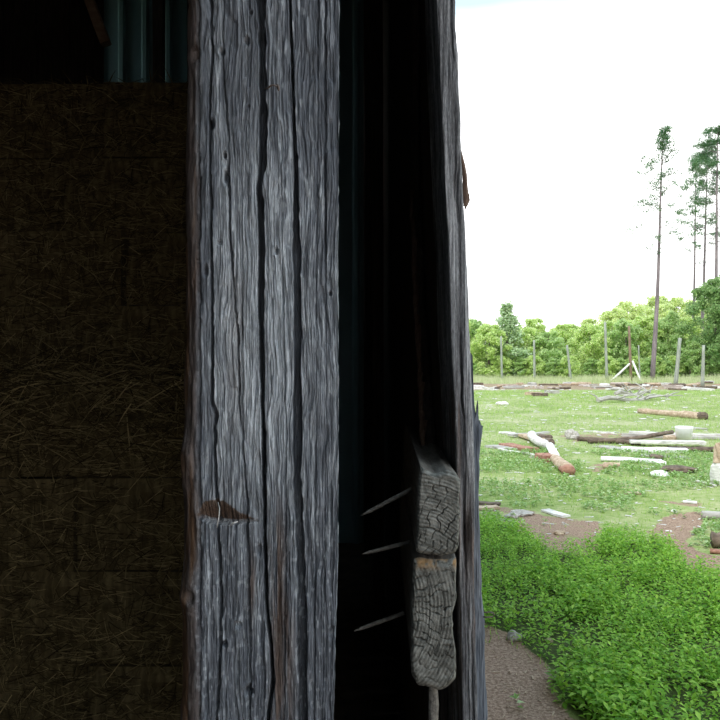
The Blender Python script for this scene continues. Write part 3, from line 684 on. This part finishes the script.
# tall fringe at the fence
n = 22000; X = rng.uniform(-12, 40, n); Y = 53+rng.random(n)*9; az = rng.uniform(0, 6.28, n); hB = .15+.5*rng.random(n)*fbm(X*.5, Y*.5, 2, 7)*1.5; wB = .02
gzv = gz(X, Y)-.02
V = np.stack([np.stack([X-wB, Y, gzv], -1), np.stack([X+wB, Y, gzv], -1), np.stack([X+np.sin(az)*.12, Y, gzv+hB], -1)], 1).reshape(-1, 3)
tag(new_mesh('tall_grass_fringe', V, np.arange(3*n).reshape(-1, 3), MLFRINGE), 'pale taller grass along the foot of the fence', 'grass', kind='stuff')
# litter on the soil
m = MB()
for i in range(900):
    x = random.uniform(.35, 1.9); y = random.uniform(2.6, 5.4); px, py = topix(np.array([x]), np.array([y]))
    if not inpoly(px, py, DIRT[0][0])[0]: continue
    z = float(gz(np.array([x]), np.array([y]))[0]); a = random.uniform(0, 6.28); l = random.uniform(.008, .04)
    m.tube([(x, y, z+.003), (x+math.cos(a)*l, y+math.sin(a)*l, z+.005+random.random()*.006)], random.uniform(.0015, .005), 5, jit=.3, flat=.6)
tag(m.build('wood_chips', MTAN), 'tan wood chips and twigs littering the bare soil beside the barn', 'wood chips', kind='stuff')

r_ = random.Random(77); m = MB()
for i in range(620):
    px = r_.uniform(470, 800); py = 386+150*r_.random()**1.5; g_ = G(px, py)
    if g_.x < .5 or inpoly(np.array([px]), np.array([py]), POLY_WEED)[0]: continue
    z = float(gz(np.array([g_.x]), np.array([g_.y]))[0]); a = r_.uniform(0, 6.28); l = r_.uniform(.3, 1.2)*g_.y*.009; w = r_.uniform(.0012, .003)*g_.y*.5
    m.tube([(g_.x, g_.y, z+w*.3), (g_.x+math.cos(a)*l, g_.y+math.sin(a)*l*.8, z+w*.5)], w, 6, jit=.3, flat=.5)
tag(m.build('wood_litter', MWHITE), 'pale wood litter and chips strewn through the open field grass', 'wood litter', kind='stuff')

# ------------------------------------------------------------ things lying in the field
def gzp(p): return float(gz(np.array([p.x]), np.array([p.y]))[0])
def lying(name, a, b, w, h, mat, label, cat, square=True, lift=0., n=9, jit=.08, bend=0., taper=0., lift2=None, group=None):
    """a plank or log on the ground between two ground points given by where the photo shows them"""
    A, B = G(*a), G(*b); m = MB(); P = []; R = []
    if A.y < 60: w *= .68; h *= .55 if square else .68; lift *= .6; lift2 = lift2*.6 if lift2 else lift2
    for i in range(n+1):
        t = i/n; p = A.lerp(B, t); s = (B-A).cross(Vector((0, 0, 1))).normalized()
        p = p+s*bend*math.sin(math.pi*t); zz = gzp(p)
        l = lift if lift2 is None else lift+(lift2-lift)*t
        p.z = zz+h/2*.85+l+.004; P.append(p); R.append(w/2*(1-taper*t)*(1+random.uniform(-.04, .04)))
    m.tube(P, R, 10, jit=jit, flat=h/w, square=square); return tag(m.build(name, mat, smooth=not square), label, cat, group)
def stone(px, py, w, h, mat, label, name='stone', cat='stone'):
    c = G(px, py); b = bpy.data.meshes.new(name); import bmesh
    bm = bmesh.new(); bmesh.ops.create_icosphere(bm, subdivisions=3, radius=1)
    for v in bm.verts:
        k = 1+(float(fbm(v.co.x*1.4+px, v.co.y*1.4+v.co.z+py, 3))-.5)*.9; v.co = Vector((v.co.x*w/2*k, v.co.y*w/2*.8*k, v.co.z*h*.6*k))
    bm.to_mesh(b); b.materials.append(mat); o = bpy.data.objects.new(name, b); COL.objects.link(o); o.location = (c.x, c.y, gzp(c)+h*.35); return tag(o, label, cat)
# heap left of centre
lying('grey_plank', (503, 433.5), (541, 441), .30, .08, MWHITE, 'bleached plank at the back of the debris heap nearest the barn', 'plank')
lying('grey_plank', (510, 438), (548, 436), .22, .07, MGREYW, 'grey plank crossing the back of the debris heap', 'plank', lift=.07)
lying('split_plank', (522, 438), (545, 444), .26, .10, MTAN, 'tan split plank on the debris heap beside the birch log', 'plank', lift=.05)
lying('grey_plank', (492, 447), (512, 452), .42, .08, MGREYW, 'short wide grey plank at the left end of the debris heap', 'plank')
lying('bark_slab', (505, 447), (532, 453.5), .36, .12, MREDROT, 'reddish brown bark slab lying in the debris heap', 'slab')
lying('thin_pole', (499, 451.5), (541, 459.5), .09, .06, MWHITE, 'long thin bleached pole along the front of the debris heap', 'pole', square=False)
lying('birch_log', (532, 440), (549, 452), .26, .22, MWHITE, 'upper length of the broken white log, reaching into the heap', 'log', square=False, lift=.10, lift2=.03, bend=.1)
lying('birch_log', (549, 451), (556, 463), .20, .19, MPAINT, 'short middle length of the broken white log, dark at one end', 'log', square=False, lift=.03)
lying('birch_log', (553, 462), (568, 476), .24, .20, MTAN, 'lower length of the broken white log with a reddish rotten end', 'log', square=False, taper=-.25)
lying('rotten_end', (565, 474.5), (569, 477.5), .27, .2, MREDROT, 'dark reddish rotten chunk at the end of the broken log', 'wood chunk', square=False, n=4)
lying('rotten_chunk', (542, 461), (551, 464), .34, .22, MREDROT, 'flat reddish brown chunk left of the broken white log', 'wood chunk', n=4)
lying('black_branch', (547, 449), (552, 452.5), .15, .18, MDARKLOG, 'small black piece of bark on the broken white log', 'bark', square=False, lift=.14, n=4)
lying('black_branch', (541, 439), (549, 440), .3, .16, MDARKLOG, 'dark log end at the right of the debris heap', 'log', square=False, n=4)
stone(572, 440, .30, .20, MSTONE, 'pale rounded stone at the left end of the long dark pole')
# right heap
lying('long_pole', (578, 441.5), (640, 446), .14, .14, MDARKLOG, 'long dark brown pole leading right from the pale stone', 'pole', square=False)
lying('brown_branch', (588, 444.5), (672, 440), .14, .12, MDARKLOG, 'crooked brown branch lying over the grey planks', 'branch', square=False, lift=.02, bend=.25, lift2=.15)
lying('thin_rail', (584, 432.5), (614, 434.5), .12, .06, MWHITE, 'short white rail alone in the grass left of the long rails', 'rail')
lying('long_rail', (629, 435), (760, 438.5), .20, .12, MWHITE, 'long white rail behind the white box', 'rail')
lying('long_rail', (622, 438), (760, 441), .18, .10, MGREYW, 'long grey rail in front of the long white rail', 'rail')
lying('grey_plank', (598, 447.5), (650, 453), .45, .05, MGREYW, 'wide weathered plank at the left of the right-hand planks', 'plank')
lying('grey_plank', (630, 446), (705, 447.5), .30, .10, MWHITE, 'long bleached plank at the back of the right-hand planks', 'plank', lift=.08)
lying('grey_plank', (622, 451.5), (687, 453), .34, .14, MPAINT, 'thick white plank at the front of the right-hand planks', 'plank')
lying('dark_log', (668, 451.5), (714, 452.5), .20, .14, MDARKLOG, 'dark log at the right end of the white planks', 'log', square=False)
lying('grey_plank', (640, 456), (690, 458), .4, .03, MGREYW, 'flat grey board in the grass in front of the white planks', 'plank')
lying('white_pole', (601, 462.2), (662, 464), .15, .12, MPAINT, 'white pole lying alone in front of the plank heap', 'pole', square=False)
lying('black_chunk', (653, 459), (660, 461), .2, .14, MDARKLOG, 'small black chunk above the end of the white pole', 'wood chunk', square=False, n=4)
stone(661, 466, .16, .08, MPAINT, 'small white stone below the end of the white pole')
lying('curved_branch', (606, 470), (620, 468.5), .12, .12, MTAN, 'short curved tan branch in the grass below the white pole', 'branch', square=False, bend=-.12)
lying('stump_piece', (668, 443), (675, 444), .34, .22, MTAN, 'tan wood chunk left of the white box', 'wood chunk', n=4)
c = G(684, 444)
def tub():
    e = empty('white_tub', (c.x, c.y, gzp(c))); tag(e, 'white plastic tub standing among the planks at right', 'tub')
    n = 28; V = []; Fc = []; pr = [(0, .01), (.135, .01), (.14, .0), (.165, .33), (.175, .35), (.17, .36), (.155, .36), (.13, .03), (0, .03)]
    pr = [(a*1.05, b_*.86) for a, b_ in pr]
    for r_, z in pr:
        for k in range(n): V.append((r_*math.cos(2*math.pi*k/n), r_*math.sin(2*math.pi*k/n), z))
    for i in range(len(pr)-1):
        for k in range(n): Fc.append((i*n+k, i*n+(k+1) % n, (i+1)*n+(k+1) % n, (i+1)*n+k))
    new_mesh('tub_body', V, Fc, MPAINT, e, True); m = MB()
    m.tube([(0, 0, .309), (0, 0, .325), (0, 0, .330)], [.182, .182, .16], 28); m.build('lid', MPAINT, e); e.scale = (.92, .92, .95)
tub()
lying('fallen_log', (640, 413), (702, 420), .26, .24, MTAN, 'long fallen log lying alone in the far grass', 'log', square=False, taper=-.35, jit=.2, n=16)
lying('log_end', (699, 419.3), (704, 420.4), .36, .32, MDARKLOG, 'dark stub at the end of the long fallen log', 'log', square=False, n=3)
lying('grey_plank', (682, 428.5), (707, 429.5), .28, .08, MGREYW, 'small grey plank between the fallen log and the long rails', 'plank')
def branchy(px0, py0, px1, py1, label, seed):
    random.seed(seed); A, B = G(px0, py0), G(px1, py1); m = MB()
    m.tube([A.lerp(B, t)+Vector((0, 0, .1+.08*math.sin(t*9))) for t in np.linspace(0, 1, 8)], [.09, .09, .08, .08, .07, .06, .05, .03], 7, jit=.15)
    e = tag(m.build('dead_branch', MGREYW), label, 'branch')
    for k in range(9):
        t = random.random(); p = A.lerp(B, t)+Vector((0, 0, .1)); d = Vector((random.uniform(-1, 1), random.uniform(-1, 1), random.uniform(.1, .6)))*random.uniform(.5, 1.1); q = MB()
        q.tube([p, p+d*.5+Vector((0, 0, .05)), p+d], [.04, .03, .012], 5, jit=.1); q.build('twig', MGREYW, e)
branchy(598, 403, 668, 399.5, 'grey dead branch with twigs in the far grass, right of centre', 5)
branchy(615, 396, 650, 395, 'smaller grey dead branch behind the larger one near the fence', 6)
# near pieces
lying('dark_board', (470, 503.5), (500, 505.5), .16, .05, MDARKLOG, 'dark topped board end close behind the splintered board', 'board')
lying('pale_slab', (472, 509), (498, 508), .20, .05, MTAN, 'tan slab lying below the dark topped board', 'slab')
lying('white_slab', (545, 512), (566, 518), .16, .04, MWHITE, 'flat whitish slab on the bare patch above the weeds', 'slab', n=5)
stone(512, 517, .16, .05, MSTONE, 'flat grey stone on the bare patch left of the whitish slab')
stone(522, 514, .22, .05, MSTONE, 'wide flat stone just left of the whitish slab')
stone(559, 534, .10, .04, MTAN, 'small tan stone at the lower edge of the bare patch')
lying('tan_slab', (624, 493), (641, 493.5), .22, .03, MTAN, 'flat tan slab in the grass above the weeds', 'slab', n=5)
lying('white_slab', (683, 503), (697, 504), .14, .03, MWHITE, 'small white slab on the bare spot above the dirt path', 'slab', n=5)
lying('grey_log', (702, 518), (760, 520.5), .13, .13, MGREYW, 'grey log end beside the dirt path at the right', 'log', square=False)
lying('dark_stump', (712, 546), (760, 548), .20, .20, MDARKLOG, 'dark round log at the right end of the dirt path', 'log', square=False)
lying('red_chunk', (710, 553), (740, 556), .10, .06, MREDROT, 'low reddish chunk under the dark round log', 'wood chunk', square=False)
def stump():
    c = G(720, 484); e = empty('standing_stump', (c.x, c.y, gzp(c))); tag(e, 'upright split tan stump with a white base at the right edge', 'stump')
    m = MB(); m.tube([(0, 0, .28), (0, .01, .38), (.01, 0, .48), (.0, .01, .54)], [.09, .08, .075, .05], 12, jit=.18); m.build('split_top', MTAN, e)
    m = MB(); m.tube([(0, 0, .0), (0, 0, .12), (0, 0, .23), (0, 0, .29)], [.10, .115, .10, .08], 12, jit=.15); m.build('white_base', MWHITE, e)
stump()
lying('thin_pole', (692, 482), (716, 487), .05, .05, MWHITE, 'short white pole pointing at the standing stump', 'pole', square=False)
stone(674, 508+4, .06, .03, MPAINT, 'tiny white pebble left of the dirt path')
stone(514, 640, .085, .05, MSTONE, 'fist sized brown stone at the edge of the weeds, near the barn')
stone(549, 641, .05, .02, MTAN, 'small tan chip near the corner of the bare soil')
stone(502, 406, .4, .14, MPAINT, 'white stone in the far grass just right of the barn boards')
stone(678, 473, .5, .10, MDARKLOG, 'dark low clod in the grass below the white pole', 'clod', 'clod')
stone(660, 477, .25, .08, MPAINT, 'white pebble in the grass below the dark clod')
stone(675, 472, .16, .06, MSTONE, 'pale pebble beside the dark clod')
# ragged line of scrap wood at the far edge of the field
random.seed(11)
words = ['grey', 'bleached', 'tan', 'pale']
mats = [MGREYW, MWHITE, MTAN, MGREYW]
LM = [(470, 'right beside the barn boards'), (501, 'at the fence post nearest the barn'), (518, 'between the first and second fence posts'), (534, 'at the second fence post'), (552, 'between the second and third fence posts'),
      (570, 'at the third fence post'), (588, 'left of the tall grey fence post'), (606, 'at the tall grey fence post'), (619, 'at the left fence brace'), (631, 'at the brown braced post'), (645, 'just left of the lone pine'),
      (657, 'at the lone pine'), (667, 'just right of the lone pine'), (677, 'at the leaning fence post'), (690, 'at the slenderest of the three pines'), (703, 'at the fence post near the right edge'), (717, 'at the right edge of the photo'), (735, 'beyond the right edge of the photo')]
for i, (lx, lw) in enumerate(LM):
    for j in random.sample(range(5), 3):
        px = lx+random.uniform(-14, 8); py = random.uniform(384, 390.5); w = random.uniform(4, 20)
        lying('scrap_board', (px, py), (px+w, py+random.uniform(-.7, .7)), random.uniform(.15, .4), random.uniform(.10, .30), [MGREYW, MWHITE, MTAN, MPINK, MDARKLOG][j], ['grey', 'bleached', 'tan', 'pinkish', 'dark'][j]+' scrap of wood in the debris row, '+lw, 'scrap wood', jit=.2, n=4, lift=random.uniform(0, .1), group='scrap wood before the fence', square=random.random() < .6)
lying('scrap_board', (684, 389.5), (712, 391), .5, .22, MWHITE, 'longest whitish board of the debris row, at its right end', 'scrap wood', n=5)
for (a, b_, w, lab) in ((475, 492, .6, 'stacked whitish boards at the left end of the debris row'), (527, 540, .5, 'small pile of tan wood in the far grass left of centre'), (533, 546, .4, 'dark scrap in front of the small tan pile'), (548, 556, .6, 'grey rubble clump right of the small tan pile')):
    py = {475: 389, 527: 394.5, 533: 396.5, 548: 393}[a]
    lying('scrap_wood', (a, py), (b_, py+.6), w, .28, {475: MWHITE, 527: MTAN, 533: MDARKLOG, 548: MGREYW}[a], lab, 'scrap wood', n=5, jit=.2)

# ------------------------------------------------------------ fence
def post(px0, pyt, px1, pyb, r, mat, label, braces=()):
    g_ = G(px1, pyb); Y = g_.y; g_.z = gzp(g_)-.02; t_ = at(px0, pyt, Y); m = MB()
    m.tube([g_.lerp(t_, k/6) for k in range(7)], [r*(1-.04*k) for k in range(7)], 10, jit=.08); o = m.build('fence_post', mat, smooth=True); tag(o, label, 'fence post')
    return Y
post(501, 336, 502, 381, .09, MFPOST, 'pale grey fence post nearest the barn, before the bushy trees')
post(534, 340, 534.5, 381, .10, MFPOST, 'grey fence post, second from the barn')
post(567, 345, 571, 381.5, .10, MFPOST, 'slightly leaning grey fence post, third from the barn')
post(605, 322, 607, 382, .11, MFPOST, 'tall grey fence post left of the diagonal braces')
Yb = post(629, 326, 631, 382, .11, MFBROWN, 'brown fence post between the two diagonal braces')
post(638.5, 345, 640, 382, .06, MFPOST, 'thin grey fence post just right of the braced post')
post(680, 338, 675.5, 386, .13, MFPOST, 'pale leaning fence post right of the tall lone pine')
post(703.5, 345, 702.5, 387, .11, MFPOST, 'grey fence post near the right edge of the photo')
post(745, 343, 744, 387, .14, MFPOST, 'grey fence post beyond the right edge of the photo')
for p0, p1, lab in (((629.5, 364), (610, 382), 'pale brace leaning left from the brown fence post'), ((632.5, 361), (641, 383.5), 'pale brace leaning right from the brown fence post')):
    a = at(*p0, Yb-.15); g_ = G(p1[0], 382.5); g_.z = gzp(g_)+.05; m = MB(); m.tube([a.lerp(g_, k/4) for k in range(5)], .075, 8, jit=.06); tag(m.build('fence_brace', MWHITE), lab, 'brace')

# ------------------------------------------------------------ trees
def tree_mesh(seed, H, R, nb, nl, ls, low=.08, cone=False, mat=MLTREE):
    r = np.random.default_rng(seed); P = []
    for i in range(nb):
        z = low*H+(H*(1-low))*r.random()**.85; t = (z/H-low)/(1-low)
        rad = R*(1-t)**.9 if cone else R*math.sqrt(max(.02, 1-(abs(t-.38)/.64)**2.2))
        a = r.uniform(0, 6.28); q = rad*math.sqrt(r.random())*.95; c = np.array([q*math.cos(a), q*math.sin(a), z]); br = R*r.uniform(.16, .34)*(1-.4*t)
        d = r.normal(size=(nl, 3)); d /= np.linalg.norm(d, axis=1)[:, None]; d[:, 2] *= .7; P.append(c+d*br*r.uniform(.55, 1.08, (nl, 1)))
    P = np.concatenate(P); P[:, 2] = np.maximum(P[:, 2], .1); n = len(P); az = r.uniform(0, 6.28, n); LL = ls*r.uniform(.6, 1.3, n)
    V, Fc = leaves(P, LL, LL*.42, az, r.normal(-.1, .7, n)); return V, Fc
kinds = {}
def make_kind(key, name, seed, H, R, nb, nl, ls, mat, low=.06, cone=False):
    e = empty(name); V, Fc = tree_mesh(seed, H, R, nb, nl, ls, low, cone)
    f = new_mesh('foliage', V, Fc, mat, e); m = MB(); m.tube([(0, 0, -.2), (.05, 0, H*.35), (0, .05, H*.7), (0, 0, H*.93)], [H*.022, H*.017, H*.01, H*.003], 8, jit=.06); t = m.build('trunk', MTRUNK, e)
    kinds[key] = [e, [f, t], False]
make_kind('A', 'bushy_tree', 1, 5.4, 2.3, 90, 120, .20, MLTREE)
make_kind('B', 'bushy_tree', 2, 5.0, 2.0, 80, 120, .19, MLTREE2)
make_kind('C', 'bushy_tree', 3, 6.4, 2.3, 95, 120, .20, MLTREE, .04)
make_kind('P', 'pale_tree', 4, 7.0, 3.0, 70, 130, .26, MLPALE)
make_kind('D', 'dark_tree', 5, 8.2, 2.9, 120, 140, .20, MLDARK, .03)
make_kind('N', 'conifer_tree', 16, 6.0, 1.9, 150, 50, .17, MLCON, .05, True)
def plant(key, px, Y, label, s=1., sz=None, rz=None, group=None, cat='tree'):
    e, ch, u = kinds[key]
    if u:
        o = e.copy(); COL.objects.link(o)
        for c_ in ch: d_ = c_.copy(); COL.objects.link(d_); d_.parent = o
    else: o = e; kinds[key][2] = True
    x = (px-360)/F*Y; o.location = (x, Y, float(gz(np.array([x]), np.array([Y]))[0])-.05); o.scale = (s, s, sz or s); o.rotation_euler = (0, 0, random.uniform(0, 6.28) if rz is None else rz)
    return tag(o, label, cat, group)
random.seed(21)
plant('N', 507, 64, 'narrow grey-green conifer standing taller than its neighbours near the barn', 1.35, 1.04)
plant('A', 489, 63, 'yellow-green bushy tree at the left, beside the barn boards', .82)
plant('B', 476, 66, 'green bushy tree half hidden by the barn boards', .95, 1.0)
plant('A', 527, 65, 'yellow-green bushy tree right of the tall narrow conifer', .78)
plant('B', 549, 64, 'broad mid-green bush behind the second and third fence posts', .9, .78)
plant('C', 566, 70, 'light green tree behind the third fence post', .8, .76)
plant('A', 590, 65, 'rounded yellow-green tree left of the tall grey fence post', .8, .84)
plant('C', 612, 67, 'light green tree behind the braced fence posts, left one', .78)
plant('B', 626, 65, 'mid-green tree behind the brown braced post', .92, 1.0)
plant('A', 647, 66, 'light green bushy tree behind the foot of the lone pine', .98)
plant('B', 668, 65, 'mid-green bushy tree right of the lone pine', .95, 1.12)
plant('C', 684, 70, 'light green tree behind the leaning fence post', .85)
plant('D', 716, 63, 'dark green dense tree at the right edge in front of the pines', .92, 1.0)
plant('D', 738, 61, 'dark green tree beyond the right edge of the photo', .9)
plant('B', 690, 62, 'low dark bush between the last two fence posts', .6, .62)
for i, (lx, lw) in enumerate(LM):
    plant('AC'[i % 2], lx+random.uniform(-3, 3), 76+random.uniform(-2, 3), 'light green tree in the second row, '+lw, random.uniform(.72, .9), group='second row of trees')
    plant('P', lx+random.uniform(-4, 4), 100+random.uniform(-6, 6), 'pale yellow-green tree on the rise, '+lw, random.uniform(.75, .95)*(.62 if lx < 600 else 1), group='pale trees on the rise')
    plant('BA'[i % 2], lx+random.uniform(-4, 4), 62+random.uniform(-.8, 1.5), 'low undergrowth bush behind the fence, '+lw, .42, .36, group='undergrowth bushes', cat='bush')

for lx, lw in ((455, 'hidden close behind the barn boards'), (432, 'behind the barn wall'), (408, 'farther left behind the barn wall'), (384, 'behind the middle of the barn'), (360, 'behind the barn and its hay'), (334, 'farthest left behind the barn')):
    plant('CA'[lx % 4 == 0], lx, 65+random.uniform(-1, 1), 'bushy green tree of the wood, '+lw, .85, group='trees hidden by the barn')
    plant('P', lx+8, 99, 'pale tall tree on the rise, '+lw, .6, group='pale trees on the rise')

def pine(px, pyb_Y, pyt, tilt, r0, seed, label, lowfrac, spread, nb, dens):
    r = random.Random(seed); Y = pyb_Y; x = (px-360)/F*Y; z0 = float(gz(np.array([x]), np.array([Y]))[0]); ztop = EYE-(pyt-360)/F*Y; H = ztop-z0
    e = empty('tall_pine', (x, Y, z0)); tag(e, label, 'pine tree')
    ax = lambda t: Vector((tilt*t+.08*math.sin(t*5), .0, H*t)); m = MB()
    m.tube([ax(k/14)-Vector((0, 0, .2 if k == 0 else 0)) for k in range(15)], [r0*(1-.86*k/14) for k in range(15)], 10, jit=.05); m.build('trunk', MPINEB, e, True)
    rg = np.random.default_rng(seed)
    for k in range(nb):
        t = lowfrac+(1-lowfrac)*((k+r.random())/nb)**.72; t = min(t, .995); a = r.uniform(0, 6.28); u = (t-lowfrac)/(1-lowfrac)
        l = spread*(1-u*.78)*r.uniform(.35, 1.05)*(.7+.5*min(1, u*3)); p = ax(t); d = Vector((math.cos(a), math.sin(a), r.uniform(-.12, .35)+.5*u)); q = p+d*l*.55+Vector((0, 0, -.05*l)); w = p+d*l+Vector((0, 0, .12*l))
        b = MB(); b.tube([p, q, w], [.028, .018, .008], 5); bo = b.build('branch', MPINEB, e)
        nc = max(2, int(dens*(.5+.5*u)*r.uniform(.5, 1.3)*(1.5 if u > .85 else 1))); C = []
        for j in range(nc):
            s = r.uniform(.45, 1.08); c_ = p+(w-p)*s; C.append((c_.x+r.gauss(0, .22), c_.y+r.gauss(0, .22), c_.z+r.gauss(0, .13)))
        C = np.array(C); n1 = 60; P = np.repeat(C, n1, 0)+rg.normal(0, 1, (len(C)*n1, 3))*np.array([.19, .19, .12]); n_ = len(P); LL = rg.uniform(.10, .2, n_)
        V, Fc = leaves(P, LL, LL*.26, rg.uniform(0, 6.28, n_), rg.normal(.3, .6, n_)); new_mesh('needles', V, Fc, MLPINE, bo)
pine(652, 56.5, 134, .9, .19, 3, 'lone tall bare-trunked pine standing apart in front of the fence', .50, 2.3, 34, 3.2)
pine(691, 74, 158, .6, .16, 4, 'slender tall pine, leftmost of the three together at the right edge', .50, 3.4, 32, 4)
pine(699, 70, 148, .9, .18, 5, 'tall pine in the middle of the three at the right edge', .52, 3.4, 36, 5)
pine(713, 66, 128, .5, .21, 6, 'tallest thick pine of the three at the right edge, dense crown', .52, 3.6, 44, 6.5)
pine(738, 68, 130, .4, .2, 8, 'tall pine beyond the right edge of the photo', .50, 3.6, 36, 6)
